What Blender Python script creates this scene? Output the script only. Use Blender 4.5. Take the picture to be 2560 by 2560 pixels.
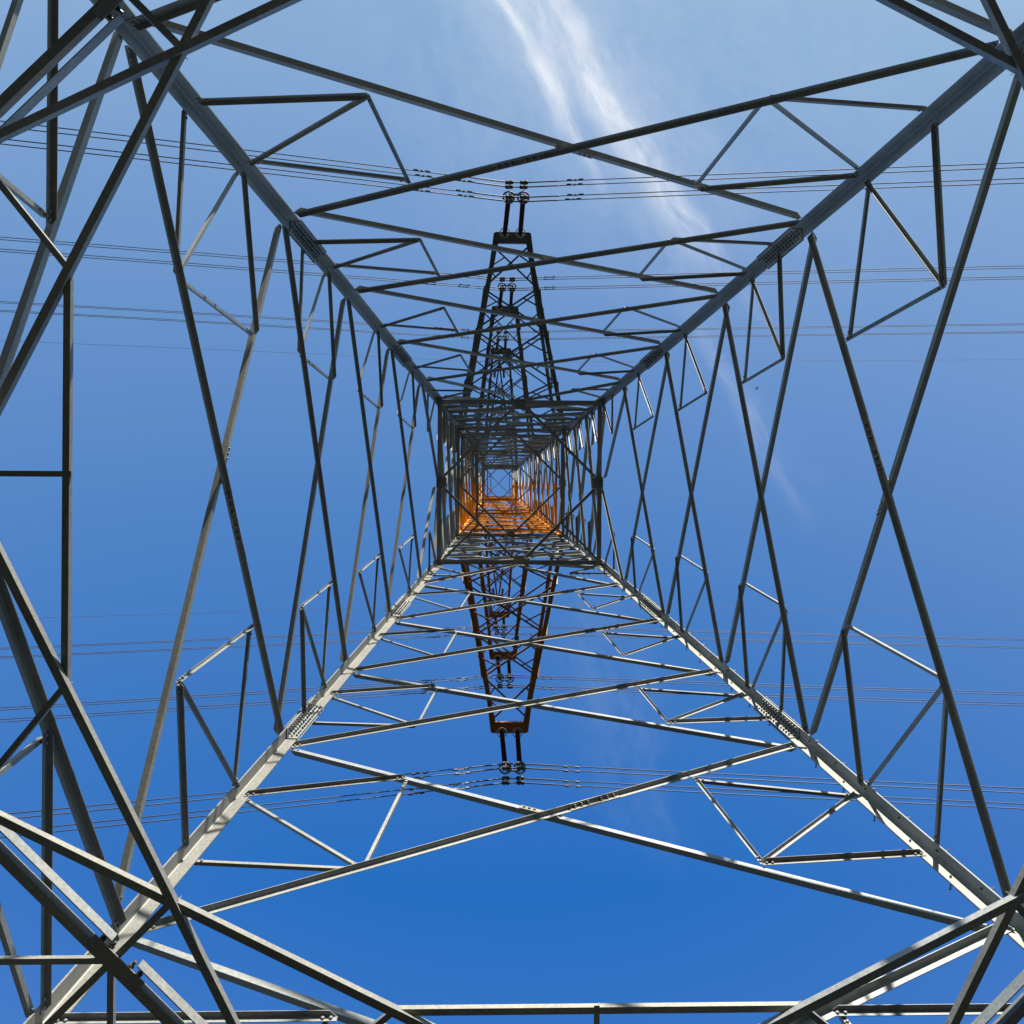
import bpy, math, random
from mathutils import Vector, Matrix
random.seed(7)
V = Vector
for o in list(bpy.data.objects): bpy.data.objects.remove(o)
SC = bpy.context.scene
COL = SC.collection

# ------------------------------------------------------------------ camera
# world frame: tower axis = z axis at x=y=0, ground at z=0
EYE = 1.5
CX, CY = 1.0016, -0.0327
cam_d = bpy.data.cameras.new('camera'); cam = bpy.data.objects.new('camera', cam_d); COL.objects.link(cam)
SC.camera = cam
cam_d.sensor_width = 36; cam_d.lens = 36*2250/2560; cam_d.clip_start = .05; cam_d.clip_end = 30000
cam_d.shift_y = -76.5/2560
def cam_rot(rx, ry, rz):
    Ry = Matrix(((math.cos(ry), 0, -math.sin(ry)), (0, 1, 0), (math.sin(ry), 0, math.cos(ry))))
    Rx = Matrix(((1, 0, 0), (0, math.cos(rx), -math.sin(rx)), (0, math.sin(rx), math.cos(rx))))
    Rz = Matrix(((math.cos(rz), -math.sin(rz), 0), (math.sin(rz), math.cos(rz), 0), (0, 0, 1)))
    return Rz @ Rx @ Ry
R = cam_rot(-0.0021, 0.02716, 0.00593)
right, down, fwd = R[0], R[1], R[2]
M = Matrix.Identity(4)
for i in range(3):
    M[i][0] = right[i]; M[i][1] = -down[i]; M[i][2] = -fwd[i]
M[0][3], M[1][3], M[2][3] = -CX, -CY, EYE
cam.matrix_world = M

# ------------------------------------------------------------------ sun and sky
SUN_EL, SUN_AZ = math.radians(20), math.radians(14)       # azimuth measured from -Y towards +X
sdir = V((math.sin(SUN_AZ)*math.cos(SUN_EL), -math.cos(SUN_AZ)*math.cos(SUN_EL), math.sin(SUN_EL)))
sl = bpy.data.lights.new('sun', 'SUN'); sl.energy = 4.9; sl.angle = math.radians(.53); sl.color = (1, .94, .82)
so = bpy.data.objects.new('sun', sl); COL.objects.link(so)
so.rotation_euler = sdir.to_track_quat('Z', 'Y').to_euler(); so.location = (20, -60, 60)

W = bpy.data.worlds.new('World'); SC.world = W; W.use_nodes = True
nt = W.node_tree; N = nt.nodes; Lk = nt.links; N.clear()
def nd(t, **k):
    n = N.new(t)
    for a, b in k.items(): setattr(n, a, b)
    return n
def vset(s, v): s.default_value = v
def mth(op, a, b=None, c=None, clamp=False):
    n = nd('ShaderNodeMath', operation=op, use_clamp=clamp)
    for i, x in enumerate((a, b, c)):
        if x is None: continue
        if hasattr(x, 'is_output'): Lk.new(x, n.inputs[i])
        else: n.inputs[i].default_value = x
    return n.outputs[0]
sky = nd('ShaderNodeTexSky', sky_type='NISHITA', sun_disc=False)
sky.sun_elevation = SUN_EL
sky.sun_rotation = math.atan2(sdir.x, sdir.y)
sky.altitude = 100; sky.air_density = 1.0; sky.dust_density = .6; sky.ozone_density = 3.0
tc = nd('ShaderNodeTexCoord')
sep = nd('ShaderNodeSeparateXYZ'); Lk.new(tc.outputs['Generated'], sep.inputs[0])
zc = mth('MAXIMUM', sep.outputs[2], .05)
px = mth('DIVIDE', sep.outputs[0], zc); py = mth('DIVIDE', sep.outputs[1], zc)    # position on a high flat cloud sheet
def cmb(x, y, z=0.0):
    n = nd('ShaderNodeCombineXYZ')
    for i, q in enumerate((x, y, z)):
        if hasattr(q, 'is_output'): Lk.new(q, n.inputs[i])
        else: n.inputs[i].default_value = q
    return n.outputs[0]
def noise(vec, scale, detail=6, rough=.6, dist=0.0):
    n = nd('ShaderNodeTexNoise'); Lk.new(vec, n.inputs['Vector'])
    n.inputs['Scale'].default_value = scale; n.inputs['Detail'].default_value = detail
    n.inputs['Roughness'].default_value = rough; n.inputs['Distortion'].default_value = dist
    return n.outputs['Fac']
warp = noise(cmb(px, py), 3.0, 4, .55)
warp2 = noise(cmb(px, py, 3.3), 9.0, 4, .6)
wpx = mth('ADD', px, mth('MULTIPLY', mth('SUBTRACT', warp, .5), .09))
wpx = mth('ADD', wpx, mth('MULTIPLY', mth('SUBTRACT', warp2, .5), .018))
def rot(th, ox, oy, ax=None):
    a = mth('SUBTRACT', ax or wpx, ox); b = mth('SUBTRACT', py, oy)
    u = mth('ADD', mth('MULTIPLY', a, math.cos(th)), mth('MULTIPLY', b, math.sin(th)))      # along
    v = mth('SUBTRACT', mth('MULTIPLY', b, math.cos(th)), mth('MULTIPLY', a, math.sin(th)))  # across
    return u, v
def gauss(v, s):
    return mth('EXPONENT', mth('MULTIPLY', mth('MULTIPLY', v, v), -1/(s*s)))
def band(u, lo, hi, soft=.08):
    a = nd('ShaderNodeMapRange', interpolation_type='SMOOTHSTEP'); Lk.new(u, a.inputs[0]); a.inputs[1].default_value = lo-soft; a.inputs[2].default_value = lo+soft
    b = nd('ShaderNodeMapRange', interpolation_type='SMOOTHSTEP'); Lk.new(u, b.inputs[0]); b.inputs[1].default_value = hi-soft; b.inputs[2].default_value = hi+soft
    b.inputs[3].default_value = 1; b.inputs[4].default_value = 0
    return mth('MULTIPLY', a.outputs[0], b.outputs[0])
def sh(x, y): return ((x-1219)/2250, (y-1206)/2250)
clouds = None
def streak(p0, p1, s, gain, lo, hi, st=6.0, sd_=0.0, soft=.08):
    """one cirrus streak from p0 to p1 (sheet coordinates) of half width s"""
    global clouds
    (x0, y0), (x1, y1) = sh(*p0), sh(*p1)
    th = math.atan2(y1-y0, x1-x0); ln = math.hypot(x1-x0, y1-y0)
    u, v = rot(th, x0, y0)
    n1 = noise(cmb(mth('MULTIPLY', u, 1.6), mth('MULTIPLY', v, st), sd_), 4.0, 9, .62, .0)
    n2 = noise(cmb(mth('MULTIPLY', u, 3.2), mth('MULTIPLY', v, st*1.6), 5.1+sd_), 9.0, 8, .68, .15)
    nn = mth('ADD', mth('MULTIPLY', n1, .65), mth('MULTIPLY', n2, .35))
    r = nd('ShaderNodeMapRange'); Lk.new(nn, r.inputs[0]); r.inputs[1].default_value = lo; r.inputs[2].default_value = hi
    c = mth('MULTIPLY', mth('MULTIPLY', gauss(v, s), band(u, 0, ln, soft)), mth('MULTIPLY', r.outputs[0], gain))
    clouds = c if clouds is None else mth('ADD', clouds, c)
streak((1112, -260), (1378, 270), .0090, .74, .30, .66, 9.0, 0.0, .06)
streak((1100, -260), (1420, 300), .0280, .34, .34, .68, 8.0, 21.0, .10)
streak((1347, 150), (1482, 430), 0.0060, 0.59, .34, .62, 9.0, 1.3, .06)
streak((1272, -220), (1542, 330), 0.0160, 0.52, .38, .66, 8.0, 2.1, .08)      # right filament
streak((1382, 90), (1572, 320), 0.0080, 0.50, .42, .64, 6.0, 2.9, .05)
streak((1482, 200), (1742, 600), 0.0136, 0.71, .37, .64, 8.0, 3.7, .08)
streak((1197, -260), (1422, 200), 0.0240, 0.38, .38, .68, 8.0, 14.2, .08)
streak((1402, 60), (1682, 520), 0.0360, 0.25, .38, .72, 7.0, 15.2, .10)
streak((1542, 260), (1882, 760), 0.0096, 0.42, .43, .68, 6.0, 4.4, .08)
streak((1632, 520), (1842, 900), 0.0240, 0.14, .44, .72, 4.0, 5.9, .08)
streak((1772, 840), (1982, 1230), 0.0096, 0.25, .38, .66, 7.0, 6.6, .06)
streak((1832, 980), (2062, 1200), 0.0240, 0.07, .44, .74, 4.0, 7.2, .05)
streak((1162, -380), (1732, 620), 0.0960, 0.29, .40, .80, 3.5, 8.1, .12)
streak((1402, -300), (2132, 560), 0.1840, 0.13, .38, .78, 3.0, 9.4, .12)
streak((1062, -200), (1212, 560), 0.0800, 0.15, .42, .75, 4.0, 10.2, .12)
streak((1452, 1500), (1602, 2050), 0.0320, 0.11, .44, .75, 4.0, 11.5, .08)
streak((1542, 1560), (1702, 2100), 0.0240, 0.08, .44, .75, 4.0, 12.5, .08)
# thin high veil towards the sun
vn = noise(cmb(mth('MULTIPLY', px, 1.2), py), 3.0, 8, .62, .4)
vr = nd('ShaderNodeMapRange'); Lk.new(vn, vr.inputs[0]); vr.inputs[1].default_value = .36; vr.inputs[2].default_value = .75
vy = nd('ShaderNodeMapRange', interpolation_type='SMOOTHSTEP'); Lk.new(py, vy.inputs[0]); vy.inputs[1].default_value = -.15; vy.inputs[2].default_value = -.75
clouds = mth('ADD', clouds, mth('MULTIPLY', mth('MULTIPLY', vr.outputs[0], vy.outputs[0]), .12))
clouds = mth('MINIMUM', clouds, .92)
up = mth('GREATER_THAN', sep.outputs[2], .06)
clouds = mth('MULTIPLY', clouds, up)
# a clear, deep polarised blue: each channel of the sky gets its own response curve
ss = nd('ShaderNodeSeparateColor'); Lk.new(sky.outputs[0], ss.inputs[0]); sc_ = nd('ShaderNodeCombineColor')
for i_, (o_, g_, p_, cap) in enumerate(((.40, 1.8, .84, 2.4), (0, 1.03, 1.25, 3.3), (0, 2.2, .42, 4.6))):
    Lk.new(mth('MINIMUM', mth('MULTIPLY', mth('POWER', mth('MAXIMUM', mth('SUBTRACT', ss.outputs[i_], o_), .03), p_), g_), cap), sc_.inputs[i_])
# even high-level haze that thickens towards the sun's side of the sky
hz = nd('ShaderNodeMapRange'); Lk.new(py, hz.inputs[0]); hz.inputs[1].default_value = .45; hz.inputs[2].default_value = -.75; hz.inputs[3].default_value = 0; hz.inputs[4].default_value = .44
hm = nd('ShaderNodeMix', data_type='RGBA'); Lk.new(hz.outputs[0], hm.inputs[0]); Lk.new(sc_.outputs[0], hm.inputs[6]); hm.inputs[7].default_value = (2.05, 3.15, 3.55, 1)
mx = nd('ShaderNodeMix', data_type='RGBA'); Lk.new(clouds, mx.inputs[0]); Lk.new(hm.outputs[2], mx.inputs[6]); mx.inputs[7].default_value = (4.5, 4.7, 5.0, 1)
bg = nd('ShaderNodeBackground'); Lk.new(mx.outputs[2], bg.inputs[0]); bg.inputs[1].default_value = .10
wo = nd('ShaderNodeOutputWorld'); Lk.new(bg.outputs[0], wo.inputs[0])

SC.view_settings.view_transform = 'Standard'; SC.view_settings.look = 'None'
SC.view_settings.exposure = 1.0; SC.view_settings.gamma = 1
SC.render.engine = 'CYCLES'

# ------------------------------------------------------------------ materials
def new_mat(name):
    m = bpy.data.materials.new(name); m.use_nodes = True
    t = m.node_tree; b = t.nodes['Principled BSDF']
    return m, t, b
def mk_steel(name, base, dark, orange=None, metallic=.35, rough=.5, half=False, stain=.45):
    m, t, b = new_mat(name); n = t.nodes; l = t.links
    tc = n.new('ShaderNodeTexCoord')
    a = n.new('ShaderNodeTexNoise'); a.inputs['Scale'].default_value = 1.1; a.inputs['Detail'].default_value = 7; a.inputs['Roughness'].default_value = .65
    c = n.new('ShaderNodeTexNoise'); c.inputs['Scale'].default_value = 26; c.inputs['Detail'].default_value = 5; c.inputs['Roughness'].default_value = .7
    l.new(tc.outputs['Object'], a.inputs['Vector']); l.new(tc.outputs['Object'], c.inputs['Vector'])
    r1 = n.new('ShaderNodeMapRange'); l.new(a.outputs['Fac'], r1.inputs[0]); r1.inputs[1].default_value = .33; r1.inputs[2].default_value = .68
    mix = n.new('ShaderNodeMix'); mix.data_type = 'RGBA'; l.new(r1.outputs[0], mix.inputs[0]); mix.inputs[6].default_value = (*dark, 1); mix.inputs[7].default_value = (*base, 1)
    r2 = n.new('ShaderNodeMapRange'); l.new(c.outputs['Fac'], r2.inputs[0]); r2.inputs[1].default_value = .3; r2.inputs[2].default_value = .72; r2.inputs[3].default_value = .74; r2.inputs[4].default_value = 1.16
    mul = n.new('ShaderNodeVectorMath'); mul.operation = 'SCALE'; l.new(mix.outputs[2], mul.inputs[0]); l.new(r2.outputs[0], mul.inputs['Scale'])
    oi = n.new('ShaderNodeObjectInfo')      # every bar has weathered a little differently
    rv = n.new('ShaderNodeMapRange'); l.new(oi.outputs['Random'], rv.inputs[0]); rv.inputs[3].default_value = .80; rv.inputs[4].default_value = 1.14
    hue = n.new('ShaderNodeMath'); hue.operation = 'MULTIPLY'; l.new(oi.outputs['Random'], hue.inputs[0]); hue.inputs[1].default_value = 7.31
    fr = n.new('ShaderNodeMath'); fr.operation = 'FRACT'; l.new(hue.outputs[0], fr.inputs[0])
    tn = n.new('ShaderNodeMix'); tn.data_type = 'RGBA'; l.new(fr.outputs[0], tn.inputs[0]); tn.inputs[6].default_value = (1.05, 1.0, .90, 1); tn.inputs[7].default_value = (.94, 1.0, 1.08, 1)
    m1 = n.new('ShaderNodeVectorMath'); m1.operation = 'SCALE'; l.new(mul.outputs[0], m1.inputs[0]); l.new(rv.outputs[0], m1.inputs['Scale'])
    m2 = n.new('ShaderNodeVectorMath'); m2.operation = 'MULTIPLY'; l.new(m1.outputs[0], m2.inputs[0]); l.new(tn.outputs[2], m2.inputs[1])
    st = n.new('ShaderNodeTexNoise'); st.inputs['Scale'].default_value = 5.; st.inputs['Detail'].default_value = 8; st.inputs['Roughness'].default_value = .75; st.inputs['Distortion'].default_value = 1.2
    l.new(tc.outputs['Object'], st.inputs['Vector'])
    sr = n.new('ShaderNodeMapRange'); l.new(st.outputs['Fac'], sr.inputs[0]); sr.inputs[1].default_value = .60; sr.inputs[2].default_value = .78; sr.inputs[4].default_value = stain
    sm = n.new('ShaderNodeMix'); sm.data_type = 'RGBA'; l.new(sr.outputs[0], sm.inputs[0]); l.new(m2.outputs[0], sm.inputs[6]); sm.inputs[7].default_value = (.10, .065, .04, 1)
    out = sm.outputs[2]
    if half:      # the far circuit's half of the body is painted orange above the first arms
        s = n.new('ShaderNodeSeparateXYZ'); l.new(tc.outputs['Object'], s.inputs[0])
        g1 = n.new('ShaderNodeMath'); g1.operation = 'GREATER_THAN'; l.new(s.outputs[1], g1.inputs[0]); g1.inputs[1].default_value = .02
        g2 = n.new('ShaderNodeMath'); g2.operation = 'GREATER_THAN'; l.new(s.outputs[2], g2.inputs[0]); g2.inputs[1].default_value = 40.7
        gg = n.new('ShaderNodeMath'); gg.operation = 'MULTIPLY'; l.new(g1.outputs[0], gg.inputs[0]); l.new(g2.outputs[0], gg.inputs[1])
        om = n.new('ShaderNodeMix'); om.data_type = 'RGBA'; l.new(r1.outputs[0], om.inputs[0]); om.inputs[6].default_value = (.55, .20, .010, 1); om.inputs[7].default_value = (.74, .35, .018, 1)
        om2 = n.new('ShaderNodeMix'); om2.data_type = 'RGBA'; l.new(gg.outputs[0], om2.inputs[0]); l.new(out, om2.inputs[6]); l.new(om.outputs[2], om2.inputs[7])
        out = om2.outputs[2]
        im = n.new('ShaderNodeMath'); im.operation = 'MULTIPLY_ADD'; l.new(gg.outputs[0], im.inputs[0]); im.inputs[1].default_value = -metallic; im.inputs[2].default_value = metallic
        l.new(im.outputs[0], b.inputs['Metallic'])
    else:
        b.inputs['Metallic'].default_value = metallic
    l.new(out, b.inputs['Base Color'])
    rr = n.new('ShaderNodeMapRange'); l.new(c.outputs['Fac'], rr.inputs[0]); rr.inputs[3].default_value = rough-.1; rr.inputs[4].default_value = rough+.15
    l.new(rr.outputs[0], b.inputs['Roughness'])
    bp = n.new('ShaderNodeBump'); bp.inputs['Strength'].default_value = .12; bp.inputs['Distance'].default_value = .01
    l.new(c.outputs['Fac'], bp.inputs['Height']); l.new(bp.outputs[0], b.inputs['Normal'])
    return m
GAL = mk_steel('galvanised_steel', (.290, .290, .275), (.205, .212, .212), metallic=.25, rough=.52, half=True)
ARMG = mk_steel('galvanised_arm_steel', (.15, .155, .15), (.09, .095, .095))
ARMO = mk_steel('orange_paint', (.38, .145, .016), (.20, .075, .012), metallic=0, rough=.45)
BOLT = mk_steel('bolt_steel', (.16, .155, .15), (.07, .068, .065), metallic=.4)
FIT = mk_steel('fitting_steel', (.32, .32, .31), (.22, .22, .22), metallic=.5, rough=.35)
CAST = mk_steel('dark_casting', (.06, .06, .065), (.035, .035, .04), metallic=.3, rough=.4)
WIRE = mk_steel('aluminium_wire', (.10, .10, .12), (.06, .06, .075), metallic=.4, rough=.5)
INS = mk_steel('silicone_rubber', (.085, .013, .011), (.045, .008, .008), metallic=0, rough=.55)
CONC = mk_steel('concrete', (.26, .25, .23), (.18, .17, .16), metallic=0, rough=.9)

# ------------------------------------------------------------------ mesh helpers
class MB:
    def __init__(s): s.v = []; s.f = []; s.m2 = None
    def add(s, vs, fs):
        o = len(s.v); s.v += [tuple(x) for x in vs]; s.f += [tuple(i+o for i in f) for f in fs]
    def prism(s, prof, P, Q, a, c, clip=0.0):
        n = len(prof); d = (Q-P).normalized()*clip
        vs = [P + a*x + c*y + d*y for x, y in prof] + [Q + a*x + c*y - d*y for x, y in prof]
        fs = [(i, (i+1) % n, n+(i+1) % n, n+i) for i in range(n)] + [tuple(range(n))[::-1], tuple(range(n, 2*n))]
        s.add(vs, fs)
    def angle(s, P, Q, a, c, b, t=None, b2=None, clip=0.0):
        """L section from P to Q, heel on the line, flanges along a and c"""
        t = t or b*.1; b2 = b2 or b; r = t*.9
        d = (Q-P).normalized(); a = (a - d*a.dot(d)).normalized(); c = (c - d*c.dot(d)); c = (c - a*c.dot(a)).normalized()
        s.prism([(0, 0), (b, 0), (b, t*.8), (b-t*.2, t), (t+r, t), (t+r*.3, t+r*.3), (t, t+r), (t, b2-t*.2), (t*.8, b2), (0, b2)], P, Q, a, c, clip)
    def box(s, C, a, c, e, ha, hc, he):
        vs = [C + a*(x*ha) + c*(y*hc) + e*(z*he) for x in (-1, 1) for y in (-1, 1) for z in (-1, 1)]
        s.add(vs, [(0, 1, 3, 2), (4, 6, 7, 5), (0, 4, 5, 1), (2, 3, 7, 6), (0, 2, 6, 4), (1, 5, 7, 3)])
    def poly(s, pts, nrm, th):
        """flat plate: outline pts, thickness th along nrm"""
        n = len(pts); s.add([p for p in pts] + [p + nrm*th for p in pts],
            [tuple(range(n))[::-1], tuple(range(n, 2*n))] + [(i, (i+1) % n, n+(i+1) % n, n+i) for i in range(n)])
    def tube(s, pts, r, n=8, cap=True, closed=False):
        rs = r if isinstance(r, (list, tuple)) else [r]*len(pts)
        rings = []; prev = None; m = len(pts)
        for i, p in enumerate(pts):
            if closed: d = pts[(i+1) % m] - pts[i-1]
            else: d = pts[min(i+1, m-1)] - pts[max(i-1, 0)]
            d = d.normalized()
            if prev is None:
                h = V((0, 0, 1)) if abs(d.z) < .9 else V((1, 0, 0)); a = d.cross(h).normalized()
            else: a = (prev - d*prev.dot(d)).normalized()
            prev = a; c = d.cross(a)
            rings.append([p + (a*math.cos(2*math.pi*k/n) + c*math.sin(2*math.pi*k/n))*rs[i] for k in range(n)])
        vs = [q for rg in rings for q in rg]; fs = []
        for i in range(m if closed else m-1):
            j = (i+1) % m
            for k in range(n): fs.append((i*n+k, i*n+(k+1) % n, j*n+(k+1) % n, j*n+k))
        if cap and not closed: fs += [tuple(range(n))[::-1], tuple((m-1)*n+k for k in range(n))]
        s.add(vs, fs)
    def bolt(s, C, nrm, r=.014, h=.014):
        nrm = nrm.normalized(); s.tube([C, C+nrm*h*.7, C+nrm*h], [r, r, r*.6], 6)
    def build(s, name, mat, parent=None, smooth=False):
        me = bpy.data.meshes.new(name); me.from_pydata(s.v, [], s.f); me.update()
        import bmesh
        bm = bmesh.new(); bm.from_mesh(me); bmesh.ops.recalc_face_normals(bm, faces=bm.faces); bm.to_mesh(me); bm.free()
        if smooth:
            for p in me.polygons: p.use_smooth = True
        me.materials.append(mat)
        if s.m2:
            me.materials.append(s.m2[1])
            for p in me.polygons:
                if p.index >= s.m2[0]: p.material_index = 1
        o = bpy.data.objects.new(name, me); COL.objects.link(o)
        if parent: o.parent = parent
        return o
def tag(o, label=None, cat=None, group=None, kind=None):
    if label: o['label'] = label
    if cat: o['category'] = cat
    if group: o['group'] = group
    if kind: o['kind'] = kind
    return o
def empty(name, label, cat, loc=(0, 0, 0), group=None):
    o = bpy.data.objects.new(name, None); COL.objects.link(o); o.location = loc
    return tag(o, label, cat, group)

# ------------------------------------------------------------------ ground
m, t, b = new_mat('grass_ground'); n = t.nodes; l = t.links
tcg = n.new('ShaderNodeTexCoord')
g1 = n.new('ShaderNodeTexNoise'); g1.inputs['Scale'].default_value = .35; g1.inputs['Detail'].default_value = 9; l.new(tcg.outputs['Object'], g1.inputs['Vector'])
g2 = n.new('ShaderNodeTexNoise'); g2.inputs['Scale'].default_value = 14; g2.inputs['Detail'].default_value = 8; l.new(tcg.outputs['Object'], g2.inputs['Vector'])
gm = n.new('ShaderNodeMix'); gm.data_type = 'RGBA'; l.new(g1.outputs['Fac'], gm.inputs[0]); gm.inputs[6].default_value = (.014, .022, .010, 1); gm.inputs[7].default_value = (.030, .034, .020, 1)
gs = n.new('ShaderNodeVectorMath'); gs.operation = 'SCALE'; l.new(gm.outputs[2], gs.inputs[0]); l.new(g2.outputs['Fac'], gs.inputs['Scale'])
l.new(gs.outputs[0], b.inputs['Base Color']); b.inputs['Roughness'].default_value = 1
gb = n.new('ShaderNodeBump'); gb.inputs['Strength'].default_value = .8; gb.inputs['Distance'].default_value = .1; l.new(g2.outputs['Fac'], gb.inputs['Height']); l.new(gb.outputs[0], b.inputs['Normal'])
mb = MB(); G = 24; S = 4000.
def gz(x, y): return 0 if math.hypot(x, y) < 200 else 3*math.sin(x*.004)*math.cos(y*.003)
xs = [math.copysign(abs(i/G)**2.2, i)*S for i in range(-G, G+1)]
mb.add([(x, y, gz(x, y)) for y in xs for x in xs], [(j*(2*G+1)+i, j*(2*G+1)+i+1, (j+1)*(2*G+1)+i+1, (j+1)*(2*G+1)+i) for j in range(2*G) for i in range(2*G)])
tag(mb.build('ground', m), kind='structure')

# ------------------------------------------------------------------ tower
H = [10.212, 14.988, 18.543, 22.149, 25.680, 28.048]           # node heights above the eye, last one is the waist
ND = [z+EYE for z in H]; WAIST = ND[5]
BW = .14092; WW = 2.6
UP = [(WAIST, 2.6), (38.621+EYE, 2.366), (54.746+EYE, 1.971), (71.849+EYE, 1.45), (83.04+EYE, 1.37)]
def hw(z):
    if z <= WAIST: return WW + BW*(WAIST-z)
    for (z0, w0), (z1, w1) in zip(UP, UP[1:]):
        if z <= z1+1e-6: return w0 + (w1-w0)*(z-z0)/(z1-z0)
    return UP[-1][1]
ARMZ = [UP[1][0], UP[2][0], UP[3][0]]; TOP = UP[4][0]
DZ = 7.82 + EYE                                                 # big plan bracing under the first panel

tower = empty('transmission_tower', 'tall galvanised lattice power pylon seen from between its legs, half of it painted orange', 'pylon')

# faces, going round so that every face repeats the last one turned by 90 degrees
FACES = [0, 1, 2, 3]
def fpt(k, s, z, off=0.0):
    """point on face k (0 top of photo, 1 right, 2 bottom, 3 left): s -1..1 across, off = metres inwards"""
    w = hw(z); x, y = s*w, -(w-off)
    for _ in range(k): x, y = -y, x
    return V((x, y, z))
def fn(k):       # inward normal (horizontal)
    x, y = 0., 1.
    for _ in range(k): x, y = -y, x
    return V((x, y, 0))
UPV = V((0, 0, 1))
def leg_b(z): return .20 if z < WAIST else (.18 if z < ARMZ[1] else .14)
pools = {}
def reg(name, builder, size, mat=GAL):
    pools.setdefault(name, []).append((size, builder, mat))
def member(name, k, A, B, inner, b, trim=0.0, splice=None):
    """A,B = (s,z) on face k; inner members sit inside the leg flange, outer ones outside it"""
    if A[1] < WAIST-.5: b *= .90
    t = b*.1
    n_ = fn(k)
    P = fpt(k, *A); Q = fpt(k, *B)
    d = (Q-P).normalized()
    fnrm = d.cross(UPV.cross(n_)).normalized() if False else None
    # true face normal (faces lean inwards)
    side = UPV.cross(n_).normalized()
    slope = (fpt(k, 0, A[1]+1)-fpt(k, 0, A[1])).normalized()
    nf = side.cross(slope).normalized()
    if nf.dot(n_) < 0: nf = -nf
    P = P + d*trim; Q = Q - d*trim
    inpl = nf.cross(d).normalized()
    if inpl.z < 0: inpl = -inpl
    m_ = MB()
    if inner:
        o = nf*.024
        m_.angle(P+o+inpl*b*.5, Q+o+inpl*b*.5, -inpl, nf, b, t, None, 1.1)
        for E_, dd in ((P, d), (Q, -d)):
            for q in (.06, .14): m_.bolt(E_+o+dd*q+nf*t, nf, .020, .022)
    else:
        o = nf*-.003
        m_.angle(P+o-inpl*b*.5, Q+o-inpl*b*.5, inpl, -nf, b, t, None, 1.1)
        for E_, dd in ((P, d), (Q, -d)):
            for q in (.06, .14): m_.bolt(E_+o+dd*q+nf*.001, nf, .019, .020)
    dist = (P+Q).length/2
    size = (Q-P).length*b/max(1, ((P+Q)/2).z)**1.6
    kids = []
    if splice:
        f0, ln = splice
        C = P.lerp(Q, f0); sm = MB()
        if inner:
            h0 = C+nf*.024+inpl*b*.5
            a0 = h0+inpl*.004-nf*0; sm.angle(C-d*ln/2+nf*(.024+t)+inpl*(b*.5-t), C+d*ln/2+nf*(.024+t)+inpl*(b*.5-t), -inpl, nf, b*.93, t*1.2)
            for j in range(7):
                if j == 3: continue
                q = C+d*(j-3)*ln/7.5
                sm.bolt(q+nf*(.024+2.2*t), nf, .019, .022); sm.bolt(q+inpl*(b*.5-2.2*t)+nf*(.03+b*.55), -inpl, .019, .022)
        else:
            sm.poly([C-d*ln/2-inpl*b*.55, C+d*ln/2-inpl*b*.55, C+d*ln/2+inpl*b*.5, C-d*ln/2+inpl*b*.5], nf, .012)
            for j in range(7):
                if j == 3: continue
                sm.bolt(C+d*(j-3)*ln/7.5+nf*.012, nf, .02, .022)
        kids.append(('splice_plate', sm))
    reg(name, (m_, kids), size)

# ---- panels with crossing diagonals and redundant struts
def xpanel(z0, z1, b, redundant=4, bs=None, splice=False):
    za, zb = z0, z1; bs = bs or b*.66
    wa, wb = hw(za), hw(zb); f = wa/(wa+wb); zx = za+(zb-za)*f
    for k in FACES:
        # inner diagonal rises from right (+s) to left (-s); outer the other way
        member('diagonal_brace', k, (1-.05, za), (-1+.05, zb), True, b, splice=(.60, .85) if splice else None)
        member('diagonal_brace', k, (-1+.05, za), (1-.05, zb), False, b, splice=(.56, .62) if splice else None)
        if redundant:
            for sd in (-1, 1):
                # P1 halfway N0 - X on the diagonal that starts at this leg, P2 halfway X - N1 on the other
                def onface(s, z): return (s/ hw(z), z)
                p1 = onface(sd*wa*.5, (za+zx)/2); p2 = onface(sd*wb*.5, (zx+zb)/2)
                inn = sd < 0           # at -s the lower diagonal is the outer one, its struts sit inside
                zm = za+(zb-za)*.655; zq = za+(zb-za)*.31
                e = sd*.975
                if redundant >= 4: member('redundant_strut', k, p1, (e, zq), inn, b*(.84 if inn else .62))
                member('redundant_strut', k, p1, (e, zm), inn, bs*(1.08 if inn else .9))
                member('redundant_strut', k, p2, (e, zm), not inn, bs*(1.0 if inn else 1.25))
                if redundant >= 3: member('redundant_strut', k, p1, p2, inn, bs*.9)
xpanel(ND[0], ND[1], .089, 4, .056, True)
xpanel(ND[1], ND[2], .085, 4, .052)
xpanel(ND[2], ND[3], .079, 3, .049)
xpanel(ND[3], ND[4], .075, 3, .048)
# K panel below the waist
for k in FACES:
    for sd in (-1, 1):
        inn = sd > 0
        member('diagonal_brace', k, (sd*.95, ND[4]), (sd*.06, WAIST-.12), inn, .082)
        zm = ND[4]+(WAIST-ND[4])*.5
        member('redundant_strut', k, (sd*.97, zm), (sd*.53, zm), not inn, .052)
        member('redundant_strut', k, (sd*.97, WAIST-.15), (sd*.53, zm), not inn, .05)
# K panel between the plan bracing and the first nodes
for k in FACES:
    for sd in (-1, 1):
        inn = sd > 0
        inn = sd < 0
        member('diagonal_brace', k, (sd*.985, ND[0]-(.03 if inn else 0)), (sd*.03, DZ+(-.12 if inn else .12)), inn, .112 if inn else .088)
        zm = (ND[0]+DZ)/2
        member('redundant_strut', k, (sd*.46, zm-.16), (sd*.98, zm-.16), True, .078)
        member('redundant_strut', k, (sd*.98, zm-.24), (sd*.53, DZ+.05), False, .066)
        member('redundant_strut', k, (sd*.48, zm-.1), (sd*.51, DZ+.05), False, .055)
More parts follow.
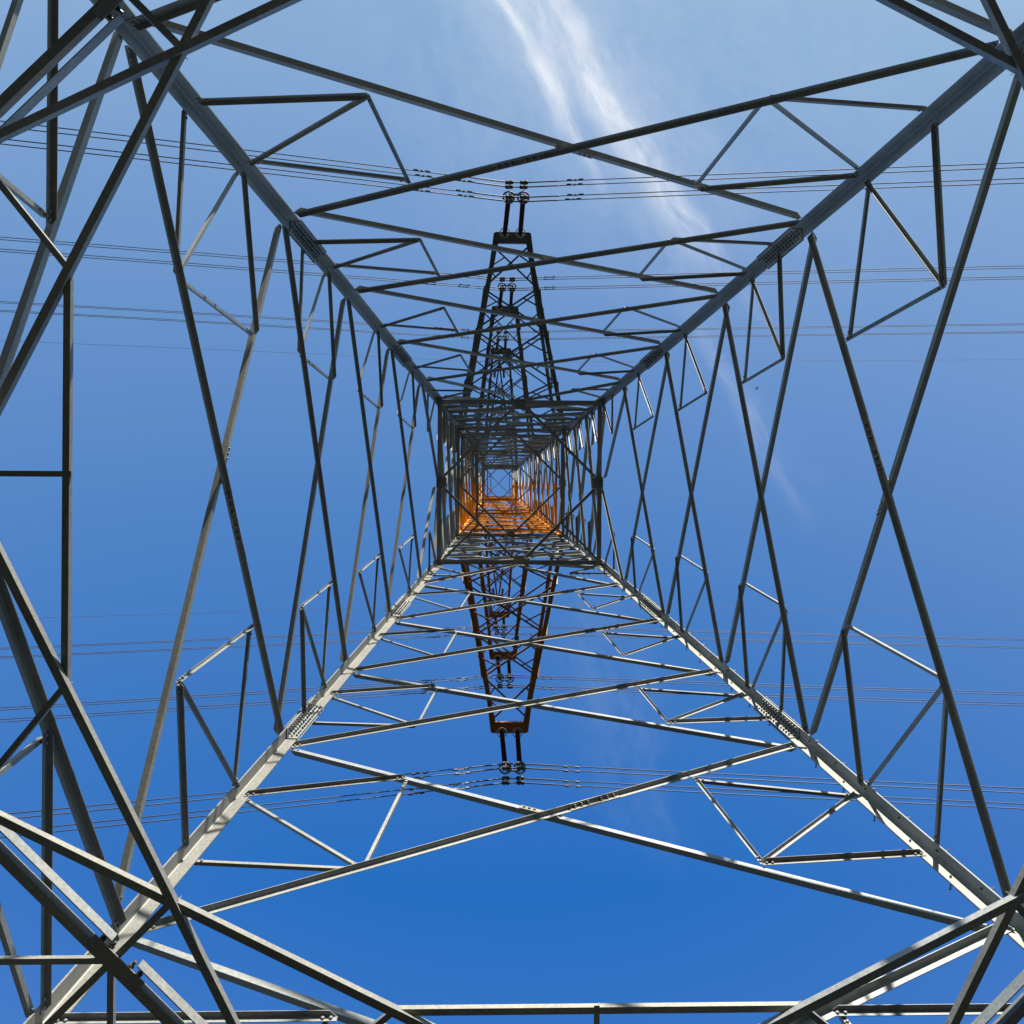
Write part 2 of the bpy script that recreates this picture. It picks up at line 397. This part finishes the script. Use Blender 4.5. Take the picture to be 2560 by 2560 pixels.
# legs region below the plan bracing, down to the footings
for k in FACES:
    member('diagonal_brace', k, (.97, .5), (.03, DZ-.1), True, .17)
    member('diagonal_brace', k, (-.97, .5), (-.03, DZ-.1), False, .17)
    for sd in (-1, 1):
        zm = .5+(DZ-.5)*.5
        member('redundant_strut', k, (sd*.5, zm), (sd*.98, zm), sd < 0, .11)
        member('redundant_strut', k, (sd*.5, zm), (sd*.98, DZ-.3), sd < 0, .10)
# ---- upper body
def upper(z0, z1, n, b):
    for i in range(n):
        xpanel(z0+(z1-z0)*i/n, z0+(z1-z0)*(i+1)/n, b, 2 if b > .095 else 0, b*.65)
AD = 3.3
upper(WAIST, ARMZ[0], 3, .108)
upper(ARMZ[0], ARMZ[0]+AD, 1, .094)
upper(ARMZ[0]+AD, ARMZ[1], 4, .098)
upper(ARMZ[1], ARMZ[1]+AD, 1, .088)
upper(ARMZ[1]+AD, ARMZ[2], 4, .086)
upper(ARMZ[2], ARMZ[2]+AD, 1, .078)
upper(ARMZ[2]+AD, TOP, 3, .074)

for nm, lst in pools.items():
    lst.sort(key=lambda q: -q[0])
    big, rest = lst[:100], lst[100:]
    for size, (m_, kids), mat in big:
        o = m_.build(nm, mat, tower)
        for kn, km in kids: km.build(kn, mat, o)
    if rest:
        mm = MB()
        for size, (m_, kids), mat in rest: mm.add(m_.v, m_.f)
        o = mm.build('upper_'+nm, GAL, tower); o['kind'] = 'stuff'

# ---- legs
CORN = [(-1, -1), (1, -1), (1, 1), (-1, 1)]
def cpt(c, z): w = hw(z); return V((c[0]*w, c[1]*w, z))
for c in CORN:
    m_ = MB()
    zs = [.35, WAIST, ARMZ[0], ARMZ[1], ARMZ[2], TOP]
    a = V((-c[0], 0, 0)); e = V((0, -c[1], 0))
    for z0, z1 in zip(zs, zs[1:]):
        b = leg_b((z0+z1)/2)
        m_.angle(cpt(c, z0), cpt(c, z1), a, e, b, .021)
    leg = m_.build('leg', GAL, tower)
    # bolted splices: cover angle inside the leg, a plate outside each flange
    for zc_, ln in ((ND[1]+1.0, 1.35), (ND[3]+.95, 1.25), (WAIST+.1, .9), (ND[0]-4.6, 1.3), (ARMZ[0]+5, 1.0), (ARMZ[0]+.2, .7), (ARMZ[1]+.2, .7), (ARMZ[1]+7, .9), (ARMZ[2]+.2, .6)):
        sm = MB(); P = cpt(c, zc_-ln/2); Q = cpt(c, zc_+ln/2); d = (Q-P).normalized(); b = leg_b(zc_)
        sm.angle(P+(a+e)*.022, Q+(a+e)*.022, a, e, b*.93, .018)
        for f1, f2 in ((a, e), (e, a)):
            o1 = -f2*.012
            sm.poly([P+o1+f1*.01-f2*.001, Q+o1+f1*.01-f2*.001, Q+o1+f1*(b+.02)-f2*.001, P+o1+f1*(b+.02)-f2*.001], f2, .011)
            nb = int(ln/.095)
            for i in range(nb):
                for j, q in enumerate((.34, .70)):
                    cc = P.lerp(Q, (i+.5+.25*j)/nb)+f1*(b*q+.03)+f2*.041
                    pass
        bm_ = sm; sm.m2 = (len(sm.f), BOLT)
        for f1, f2 in ((a, e), (e, a)):
            nb = int(ln/.095)
            for i in range(nb):
                for j, q in enumerate((.34, .70)):
                    cc = P.lerp(Q, (i+.5+.25*j)/nb)+f1*(b*q+.03)+f2*.040
                    bm_.bolt(cc+d*random.uniform(-.006, .006), f2, .018, random.uniform(.022, .042))
        sm.build('splice_plate', GAL, leg)
    if c == (1, 1):     # climbing bolts
        z = 2.6; i = 0; far = MB()
        while z < TOP-1:
            P = cpt(c, z); f1, f2 = (a, e) if i % 2 == 0 else (e, a); b = leg_b(z)
            q = P+f1*b*.62
            sb = MB() if i < 90 else far
            sb.tube([q+f2*.045, q+f2*.022], .016, 6); sb.tube([q+f2*.022, q-f2*.13, q-f2*.143+UPV*.010, q-f2*.147+UPV*.035], [.0095]*4, 6)
            sb.tube([q-f2*.002, q-f2*.02], .017, 6)
            if i < 90: sb.build('step_bolt', BOLT, leg)
            z += .42; i += 1
        if far.v: far.build('upper_step_bolts', BOLT, leg)['kind'] = 'stuff'
    fm = MB(); w = hw(.3); F_ = V((c[0]*w, c[1]*w, 0))
    fm.poly([F_+V((x*.55, y*.55, -.6)) for x, y in ((-1, -1), (1, -1), (1, 1), (-1, 1))], UPV, 1.0)
    fm.poly([F_+V((x*.3, y*.3, .4)) for x, y in ((-1, -1), (1, -1), (1, 1), (-1, 1))], UPV, .04)
    fm.build('footing', CONC, tower)

# ---- diaphragms (plan frames)
def hbar(m_, P, Q, outw, b, ib=None, up=True):
    """horizontal angle: vertical flange up from the heel, flat flange towards outw"""
    m_.angle(P, Q, outw, UPV if up else -UPV, b, b*.1, ib or b)
def diaphragm(z, bb, bd, full=True, thick=True):
    w = hw(z)-.03
    dp = bpy.data.objects.new('plan_frame', None); COL.objects.link(dp); dp.parent = tower
    for k in FACES:
        n_ = fn(k); mb_ = MB()
        A = fpt(k, -.97, z, .035); B = fpt(k, .97, z, .035)
        mb_.angle(A, B, n_, UPV, bb, bb*.1)
        hb = mb_.build('edge_beam', GAL, dp)
        g = MB(); C = fpt(k, 0, z, .03); sd = UPV.cross(n_)
        gw = bb*1.35
        if full:
            g.poly([C+sd*gw-UPV*.012+n_*.02, C-sd*gw-UPV*.012+n_*.02, C-sd*gw+n_*bb*1.3-UPV*.012, C-sd*gw*.7+n_*bb*2.1-UPV*.012, C+sd*gw*.7+n_*bb*2.1-UPV*.012, C+sd*gw+n_*bb*1.3-UPV*.012], -UPV, .014)
            g.poly([C+sd*gw+UPV*bb*1.0, C-sd*gw+UPV*bb*1.0, C-sd*gw*.95-UPV*bb*1.6, C+sd*gw*.95-UPV*bb*1.6], -n_, .014)
            for j in range(-2, 3):
                g.bolt(C+sd*j*gw*.32+n_*bb*.6-UPV*.026, -UPV, .02, .02)
                g.bolt(C+sd*j*gw*.32-UPV*bb*.9, n_, .02, .02)
            g.build('gusset_plate', GAL, dp)
            # corner plates
            P = fpt(k, -.97, z, .03)
            e1 = UPV.cross(n_); e1 = e1 if e1.dot(fpt(k, 0, z)-fpt(k, -1, z)) > 0 else -e1
            cg = MB(); P = fpt(k, -1, z)
            q = bb*1.7
            cg.poly([P+n_*.03+e1*.03-UPV*.03, P+n_*.03+e1*q-UPV*.03, P+n_*q*.55+e1*q-UPV*.03, P+n_*q+e1*q*.55-UPV*.03, P+n_*q+e1*.03-UPV*.03], -UPV, .014)
            for jx in range(3):
                for jy in range(3):
                    if jx+jy < 4: cg.bolt(P+n_*(.06+jx*q*.28)+e1*(.06+jy*q*.28)-UPV*.044, -UPV, .018, .018)
            cg.build('corner_plate', GAL, dp)
    if full:
        mids = [fpt(k, 0, z, .12) for k in FACES]
        for k in range(4):
            P, Q = mids[k], mids[(k+1) % 4]; d = (Q-P).normalized()
            cc = (P+Q)/2; inw = (V((0, 0, z))-cc).normalized()
            mm = MB(); mm.angle(P+d*bb*1.6-UPV*.03, Q-d*bb*1.6-UPV*.03, -inw, UPV, bd, bd*.1); mm.build('diamond_brace', GAL, dp)
            c = fpt(k, 1, z, 0) if True else None
            mm = MB(); c2 = c*1.0; c2.z = z-.02; e_ = (cc-c2).normalized(); sdv = UPV.cross(e_)
            mm.angle(c2+e_*.12, cc-UPV*.02, sdv, UPV, bd*.8, bd*.09); mm.build('corner_tie', GAL, dp)
        for sx in (-1, 1):
            x = sx*w*.5
            mm = MB(); mm.angle(V((x, -w*.48, z-.012)), V((x, w*.48, z-.012)), V((sx, 0, 0)), UPV, bd*.85, bd*.09); mm.build('cross_tie', GAL, dp)
    else:
        for s_ in (1, -1):
            mm = MB(); P = V((-w, -w*s_, z+.02*s_)); Q = V((w, w*s_, z+.02*s_)); e_ = UPV.cross((Q-P).normalized())
            mm.angle(P, Q, e_, UPV, bd, bd*.1); mm.build('diagonal_tie', GAL, dp)
diaphragm(WAIST, .140, .085)
diaphragm(ARMZ[0], .130, .082)
diaphragm(ARMZ[1], .120, .074)
diaphragm(ARMZ[2], .120, .070)
diaphragm(TOP, .100, .055, full=False)
for z in (ARMZ[0]+AD, ARMZ[1]+AD, ARMZ[2]+AD):
    dp = bpy.data.objects.new('plan_frame', None); COL.objects.link(dp); dp.parent = tower
    for k in FACES:
        mm = MB(); mm.angle(fpt(k, -.97, z, .03), fpt(k, .97, z, .03), fn(k), UPV, .10, .01); mm.build('edge_beam', GAL, dp)

# big star shaped plan bracing above the eye
dp = bpy.data.objects.new('plan_bracing', None); COL.objects.link(dp); dp.parent = tower
z = DZ; w = hw(z)
def q2(u, v, k, dz=0.0):
    x, y = u*w, v*w
    for _ in range(k): x, y = -y, x
    return V((x, y, z+dz))
def pb(name, k, A, B, b, dz=0.0, flip=1, tA=0., tB=0., vb=None, topf=False, shift=0.):
    P = q2(*A, k, dz); Q = q2(*B, k, dz); d = (Q-P).normalized(); P += d*tA; Q -= d*tB
    o = UPV.cross(d); c = (P+Q)/2
    if o.dot(V((c.x, c.y, 0))) < 0: o = -o
    o = o*flip
    mm = MB()
    if topf:
        s_ = V((0, 0, vb or b)); mm.angle(P+o*shift+s_, Q+o*shift+s_, o, -UPV, .03, .012, vb or b)
    else:
        mm.angle(P+o*shift, Q+o*shift, o, UPV, b, b*.1, vb or b)
    return mm.build(name, GAL, dp)
for k in range(4):
    pb('edge_beam', k, (-1, -.985), (0, -.985), .11, .05); pb('edge_beam', k, (0, -.985), (1, -.985), .11, .05)
    # V from the middle of this side to the quarter points of its neighbours
    pb('star_brace', k, (0, -1), (-1, -.5), .072, -.065)
    pb('star_brace', k, (0, -1), (1, -.5), .072, -.04)
    pb('star_strut', k, (-.335, -.842), (.335, -.842), .060, .0)
    pb('short_strut', k, (0, -.838), (0, -.98), .05, -.012)
    pb('short_strut', k, (.325, -.838), (.50, -.98), .052, .0)
    pb('short_strut', k, (-.325, -.838), (-.50, -.98), .052, .0)
    # paired angle across the corner
    pb('corner_chord', k, (-.53, -1), (-1, -.53), .088, .0, tA=.02, vb=.088)
    pb('corner_chord', k, (-.53, -1), (-.755, -.775), .14, .0, topf=True, vb=.115, shift=-.115, tB=.08)
    pb('corner_chord', k, (-.775, -.755), (-1, -.53), .14, .0, topf=True, vb=.115, shift=-.115, tA=.08)
    pb('corner_strut', k, (-.667, -.667), (-.765, -.765), .062, .02)
    pb('corner_strut', k, (-.775, -.775), (-.98, -.98), .062, .02)
    pb('corner_strut', k, (-.76, -.772), (-.76, -.98), .052, .03)
    pb('corner_strut', k, (-.772, -.77), (-.98, -.77), .055, .03)
    C = q2(-.765, -.765, k); e1 = (q2(-1, -.53, k)-C).normalized(); e2 = UPV.cross(e1)
    C = C-UPV*.002; g = MB(); g.poly([C+e1*.30+e2*.05, C+e1*.30-e2*.06, C-e1*.30-e2*.06, C-e1*.30+e2*.05], -UPV, .012)
    bb_ = g; g.m2 = (len(g.f), BOLT); inn = (V((0, 0, z))-C).normalized()
    for q in (-.22, -.12, .12, .22): bb_.tube([C+e1*q+inn*.02+UPV*.05, C+e1*q+inn*.10+UPV*.05], .016, 6); bb_.tube([C+e1*q+inn*.03+UPV*.05, C+e1*q+inn*.06+UPV*.05], .028, 6)
    g.build('gusset_plate', GAL, dp)

# ------------------------------------------------------------------ crossarms
ARML = 10.706
def arm(side, z0, rooth, L_, tipw, cb, lb, mat, nodes, name='crossarm', tiph=.16):
    """side -1 = photo top (grey), +1 = photo bottom (orange)"""
    ar = bpy.data.objects.new(name, None); COL.objects.link(ar); ar.parent = tower
    wr = hw(z0); wt = hw(z0+rooth)
    Rb = {s: V((s*wr, side*wr, z0)) for s in (-1, 1)}; Rt = {s: V((s*wt, side*wt, z0+rooth)) for s in (-1, 1)}
    T = {s: V((s*tipw, side*L_, z0)) for s in (-1, 1)}; Tt = {s: T[s]+UPV*tiph for s in (-1, 1)}
    for s in (-1, 1):
        mm = MB(); mm.angle(Rb[s], T[s], V((-s, 0, 0)), UPV, cb, cb*.1); ch = mm.build('chord', mat, ar)
        mm = MB(); mm.angle(Rt[s], Tt[s], V((-s, 0, 0)), -UPV, cb*.85, cb*.09); mm.build('chord', mat, ar)
    def at(D, Td, s, y):   # point on chord at distance y from axis
        r, t_ = D[s], Td[s]; f = (y-abs(r.y))/(abs(t_.y)-abs(r.y)); return r.lerp(t_, f)
    lac = []
    def lace(P, Q, nrm, b):
        d = (Q-P).normalized(); mm = MB(); a = d.cross(nrm).normalized(); mm.angle(P, Q, a, nrm, b, b*.12); mm.build('lacing_brace', mat, ar)
    ys = nodes
    for i in range(len(ys)-1):
        y0, y1 = ys[i], ys[i+1]
        for s in (-1, 1):
            dz = V((0, 0, .03 if s < 0 else .10)); f0, f1 = max(y0, wr), y1
            lace(at(Rb, T, s, f0)+dz, at(Rb, T, -s, f1)+dz, UPV, lb)
            # quarter struts, bottom plane
            A = at(Rb, T, s, f0); B = at(Rb, T, -s, f1); Q1 = A.lerp(B, .25)+dz
            mlow = at(Rb, T, s, f0+(f1-f0)*.5)
            lace(Q1, mlow+dz, UPV, lb*.75)
            Q2_ = A.lerp(B, .75)+dz; lace(Q2_, at(Rb, T, -s, f0+(f1-f0)*.5)+dz, UPV, lb*.75)
            if i < len(ys)-2:
                lace(at(Rt, Tt, s, f0)-dz, at(Rt, Tt, -s, f1)-dz, UPV, lb*.85)
        if i and i < len(ys)-1:
            for s in (-1, 1):
                lace(at(Rb, T, s, y0), at(Rt, Tt, s, y0), V((s, 0, 0)), lb*.8)
        for s in (-1, 1):
            if i < len(ys)-2:
                lace(at(Rb, T, s, y1), at(Rt, Tt, s, max(y0, wt)), V((s, 0, 0)), lb*.8)
                ym = (max(y0, wr)+y1)/2
                lace(at(Rb, T, s, ym), at(Rt, Tt, s, ym), V((s, 0, 0)), lb*.65)
    return ar, T
armz_info = []
for ai, z0 in enumerate(ARMZ):
    for side, mat in ((-1, ARMG), (1, ARMO)):
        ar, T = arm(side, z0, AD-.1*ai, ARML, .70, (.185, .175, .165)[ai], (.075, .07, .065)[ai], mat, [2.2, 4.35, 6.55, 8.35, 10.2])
        mm = MB(); y = side*(ARML-.19)
        # tip beam: two channels and a bottom plate with hanger holes
        mm.box(V((0, y, z0-.012)), V((1, 0, 0)), V((0, 1, 0)), UPV, .735, .235, .010)
        mm.box(V((0, y-.215*side, z0+.10)), V((1, 0, 0)), V((0, 1, 0)), UPV, .70, .012, .10)
        mm.box(V((0, y+.215*side, z0+.10)), V((1, 0, 0)), V((0, 1, 0)), UPV, .70, .012, .10)
        for s in (-1, 1):
            mm.poly([V((s*.70, y+side*.20, z0-.03)), V((s*.80, y+side*.20, z0-.03)), V((s*.98, y-side*1.2, z0-.03)), V((s*.86, y-side*1.2, z0-.03))], UPV, .012)
            for j in range(5): mm.bolt(V((s*(.77+.03*j), y-side*(.05+.22*j), z0-.03)), -UPV, .02, .02)
            for j in range(2): mm.bolt(V((s*.12, y+(.1 if j else -.06), z0-.022)), -UPV, .022, .022)
        mm.build('tip_plate', mat, ar)
# earth wire peaks
EL = 10.55
for side, mat in ((-1, ARMG), (1, ARMO)):
    ar, T = arm(side, TOP-1.6, 1.6, EL, .10, .13, .055, mat, [1.4, 3.4, 5.4, 7.4, 9.4], 'earth_wire_arm', .1)
    mm = MB(); y = side*(EL-.05)
    mm.box(V((0, y, TOP-1.62)), V((1, 0, 0)), V((0, 1, 0)), UPV, .22, .12, .02)
    mm.box(V((0, y+side*.3, TOP-1.62)), V((1, 0, 0)), V((0, 1, 0)), UPV, .10, .35, .03)
    for s in (-1, 1):
        mm.tube([V((s*.38, y-side*.25, TOP-1.7)), V((s*.44, y-side*1.0, TOP-1.7))], .10, 10)
        mm.box(V((s*.26, y-side*.3, TOP-1.66)), V((1, 0, 0)), V((0, 1, 0)), UPV, .16, .07, .03)
    mm.build('tip_plate', mat, ar)

# ------------------------------------------------------------------ insulator strings, conductors
ANAME = ['lowest', 'middle', 'uppermost']
SNAME = {-1: 'grey', 1: 'orange'}
CZ = [33.15+EYE, 48.55+EYE, 65.6+EYE]                         # bundle centre heights
HB = .27
def ring(mb_, C, r, rt, n=20):
    mb_.tube([C+V((math.cos(2*math.pi*i/n)*r, math.sin(2*math.pi*i/n)*r, 0)) for i in range(n)], rt, 7, closed=True)
def insulator(side, ai, si):
    """one composite suspension string: core with sheds, rings at both ends, hanger, yoke and four clamps"""
    x0 = (-.335, .335)[si]; x1 = (-.27, .27)[si]; z0 = ARMZ[ai]-.03; zc = CZ[ai]; yt = side*(ARML-.10); yb = side*ARML
    A = V((x0, yt, z0)); B = V((x1, yb, zc+.42))
    lab = '%s suspension insulator at the tip of the %s %s crossarm' % (('left', 'right')[si], ANAME[ai], SNAME[side])
    root = empty('insulator_string', lab, 'insulator', tuple(A), 'insulator strings hanging from the crossarm tips')
    off = -A
    def B_(m_, name, mat, par=root, smooth=False):
        m_.v = [tuple(V(p)+off) for p in m_.v]; return m_.build(name, mat, par, smooth)
    m_ = MB(); m_.tube([A+V((0, 0, .02)), A-V((0, 0, .10))], .022, 8); m_.box(A-V((0, 0, .14)), V((1, 0, 0)), V((0, 1, 0)), UPV, .035, .012, .07); m_.tube([A-V((0, 0, .17)), A-V((0, 0, .30))], .03, 10); B_(m_, 'hanger', FIT)
    d = (B-A).normalized(); ln = (B-A).length
    P0 = A+d*.28; P1 = B-d*.05; L_ = (P1-P0).length
    pts, rs = [], []; ns = int(L_/.062)
    for i in range(ns):
        for f, r in ((0, .028), (.12, .100 if i % 2 else .080), (.34, .030)):
            pts.append(P0+d*((i+f)/ns*L_)); rs.append(r)
    m_ = MB(); m_.tube(pts, rs, 14); B_(m_, 'insulator_rod', INS)
    m_ = MB(); ring(m_, P0+d*.12, .20, .020)
    for a in (0, math.pi/2, math.pi, 1.5*math.pi): m_.tube([P0+d*.03, P0+d*.12+V((math.cos(a+.6)*.2, math.sin(a+.6)*.2, 0))], .011, 5)
    B_(m_, 'corona_ring', FIT, smooth=True)
    m_ = MB(); ring(m_, P1-d*.12, .208, .034)
    for a in (0, math.pi/2, math.pi, 1.5*math.pi): m_.tube([P1, P1-d*.12+V((math.cos(a+.78)*.208, math.sin(a+.78)*.208, 0))], .013, 5)
    B_(m_, 'corona_ring', CAST, smooth=True)
    # yoke plate across the line
    m_ = MB(); q = 1.0
    m_.poly([V((x1, yb-.05, zc+.40)), V((x1, yb+.05, zc+.40)), V((x1, yb+HB+.05, zc+.30)), V((x1, yb+HB+.05, zc+.24)), V((x1, yb-HB-.05, zc+.24)), V((x1, yb-HB-.05, zc+.30))], V((1, 0, 0)), .016)
    m_.tube([B+V((0, 0, .1)), V((x1, yb, zc+.36))], .026, 8)
    for sy in (-1, 1):
        m_.box(V((x1+.008, yb+sy*HB, zc+.02)), V((1, 0, 0)), V((0, 1, 0)), UPV, .018, .010, .27)
    m_.tube([V((x1, yb-HB, zc-.04)), V((x1, yb+HB, zc-.04))], .010, 6)
    if si == 0:
        m_.box(V((0, yb, zc+.29)), V((1, 0, 0)), V((0, 1, 0)), UPV, .27, .03, .03)
    B_(m_, 'yoke_plate', FIT)
    for sy in (-1, 1):
        for sz in (-1, 1):
            C = V((x1, yb+sy*HB, zc+sz*.25)); m_ = MB()
            pts = [C+V((xx, 0, -abs(xx)*.12)) for xx in (-.155, -.14, -.10, -.045, 0, .045, .10, .14, .155)]
            m_.tube(pts, [.03, .062, .084, .086, .064, .086, .084, .062, .03], 10)
            for sx in (-1, 1): m_.tube([C+V((sx*.07, 0, .02)), C+V((sx*.075, 0, .085))], .018, 6); m_.tube([C+V((sx*.07, -.035, -.02)), C+V((sx*.07, -.075, -.02))], .016, 6)
            m_.box(C+V((0, 0, .06)), V((1, 0, 0)), V((0, 1, 0)), UPV, .05, .02, .03)
            B_(m_, 'suspension_clamp', CAST)
for side in (-1, 1):
    for ai in range(3):
        for si in (0, 1): insulator(side, ai, si)

def sag(x, sl_, sr_):
    if x < 0: return -sl_*(-x) + sl_/310*x*x
    return -sr_*x + sr_/310*x*x
def xs_line():
    a = [0, .1, .27, .5, .8, 1.2, 1.6, 2.2, 3, 4, 5.5, 7, 9, 12, 15, 19, 24, 30, 38, 48, 60, 75, 95, 120, 150, 180, 215, 250, 280, 305]
    return sorted(set([-q for q in a]+a))
def smooth_sag(x, sl_, sr_):
    # flat through the clamps, then falling away to each side
    if abs(x) < .27: return 0.
    xx = x-math.copysign(.27, x); return sag(xx, sl_, sr_)
damp_pos = [(-1.90, -3.45, 2.15), (-2.35, -4.1, 2.25), (-2.7, -4.6, 2.5)]
def damper(mb_, P, d, s=1.0):
    side_ = d.cross(UPV).normalized(); up_ = side_.cross(d)
    mb_.box(P-up_*.03*s, d, side_, up_, .028*s, .022*s, .05*s)
    C = P-up_*.085*s
    mb_.tube([C-d*.30*s, C+d*.30*s], .009*s, 6)
    for q in (-1, 1):
        mb_.tube([C+d*q*.13*s, C+d*q*.15*s, C+d*q*.27*s, C+d*q*.30*s], [.028*s, .036*s, .034*s, .024*s], 8)
WPOS = {(-1, -1): 'inner lower', (-1, 1): 'inner upper', (1, -1): 'outer lower', (1, 1): 'outer upper'}
jitter = random.Random(3)
for side in (-1, 1):
    for ai in range(3):
        for sy in (-1, 1):
            for sz in (-1, 1):
                y = side*(ARML+sy*HB); z0 = CZ[ai]+sz*.25; sl_, sr_ = .330, .176
                m_ = MB(); P_ = [V((x, y, z0+smooth_sag(x, sl_, sr_))) for x in xs_line()]
                off = V((0, -y, -z0))
                m_.tube(P_, .019, 7, cap=True)
                m_.v = [tuple(V(p)+off) for p in m_.v]
                w_ = m_.build('conductor', WIRE, None, True); w_.location = (0, y, z0)
                tag(w_, '%s wire of the four-wire bundle below the %s %s crossarm' % (WPOS[(sy, sz)], ANAME[ai], SNAME[side]), 'power line', 'power line conductors')
                m_ = MB(); pr = [-1.62, -1.5, -1, -.5, -.27, .27, .5, 1, 1.5, 1.62]
                m_.tube([V((x, y, z0+smooth_sag(x, sl_, sr_))) for x in pr], [.019]+[.027]*8+[.019], 8)
                m_.v = [tuple(V(p)+off) for p in m_.v]; m_.build('armour_rod', WIRE, w_, True)
                for x in damp_pos[ai]:
                    x += jitter.uniform(-.06, .06)
                    P = V((x, y, z0+smooth_sag(x, sl_, sr_))); Q = V((x+.05, y, z0+smooth_sag(x+.05, sl_, sr_)))
                    m_ = MB(); damper(m_, P, (Q-P).normalized()); m_.v = [tuple(V(p)+off) for p in m_.v]; m_.build('vibration_damper', CAST, w_)
for side in (-1, 1):
    y = side*(EL+.3); z0 = TOP-1.95; m_ = MB()
    m_.tube([V((x, y, z0+smooth_sag(x, .29, .13))) for x in xs_line()], .012, 6)
    off = V((0, -y, -z0)); m_.v = [tuple(V(p)+off) for p in m_.v]
    w_ = m_.build('earth_wire', WIRE, None, True); w_.location = (0, y, z0)
    tag(w_, 'single thin earth wire strung from the tip of the topmost %s arm' % SNAME[side], 'earth wire')
    m_ = MB(); m_.tube([V((0, 0, .35)), V((0, 0, .02))], .02, 6); m_.tube([V((-.12, 0, 0)), V((0, 0, -.01)), V((.12, 0, 0))], [.02, .035, .02], 8); m_.build('suspension_clamp', CAST, w_)
    for x in (-1.5, -3.1, 1.7):
        P = V((x, 0, smooth_sag(x, .29, .13))); Q = V((x+.05, 0, smooth_sag(x+.05, .29, .13)))
        m_ = MB(); damper(m_, P, (Q-P).normalized(), .9); m_.build('vibration_damper', CAST, w_)

# ------------------------------------------------------------------ a bird far above
bz = 110.; C = V((-CX, -CY, EYE)) + (right*(1892.7-1280)/2250 + down*(971-1203.5)/2250 + fwd)*bz
m_ = MB(); m_.tube([V((-.17, 0, 0)), V((-.10, 0, .01)), V((0, 0, .02)), V((.10, 0, .02)), V((.15, 0, .03)), V((.19, 0, .02))], [.012, .035, .05, .04, .03, .006], 8)
for s in (-1, 1):
    m_.poly([V((.08, s*.03, .03)), V((-.04, s*.03, .02)), V((-.08, s*.18, .07)), V((-.12, s*.34, .05)), V((.0, s*.2, .08))], UPV, .006)
m_.poly([V((-.15, .01, 0)), V((-.25, .04, 0)), V((-.25, -.04, 0)), V((-.15, -.01, 0))], UPV, .004)
bm_, t, b = new_mat('dark_feathers'); b.inputs['Base Color'].default_value = (.03, .028, .026, 1); b.inputs['Roughness'].default_value = .8
bo = m_.build('bird', bm_); bo.location = C; bo.rotation_euler = (0, 0, .6)
tag(bo, 'tiny dark bird flying high in the open sky right of the pylon', 'bird')
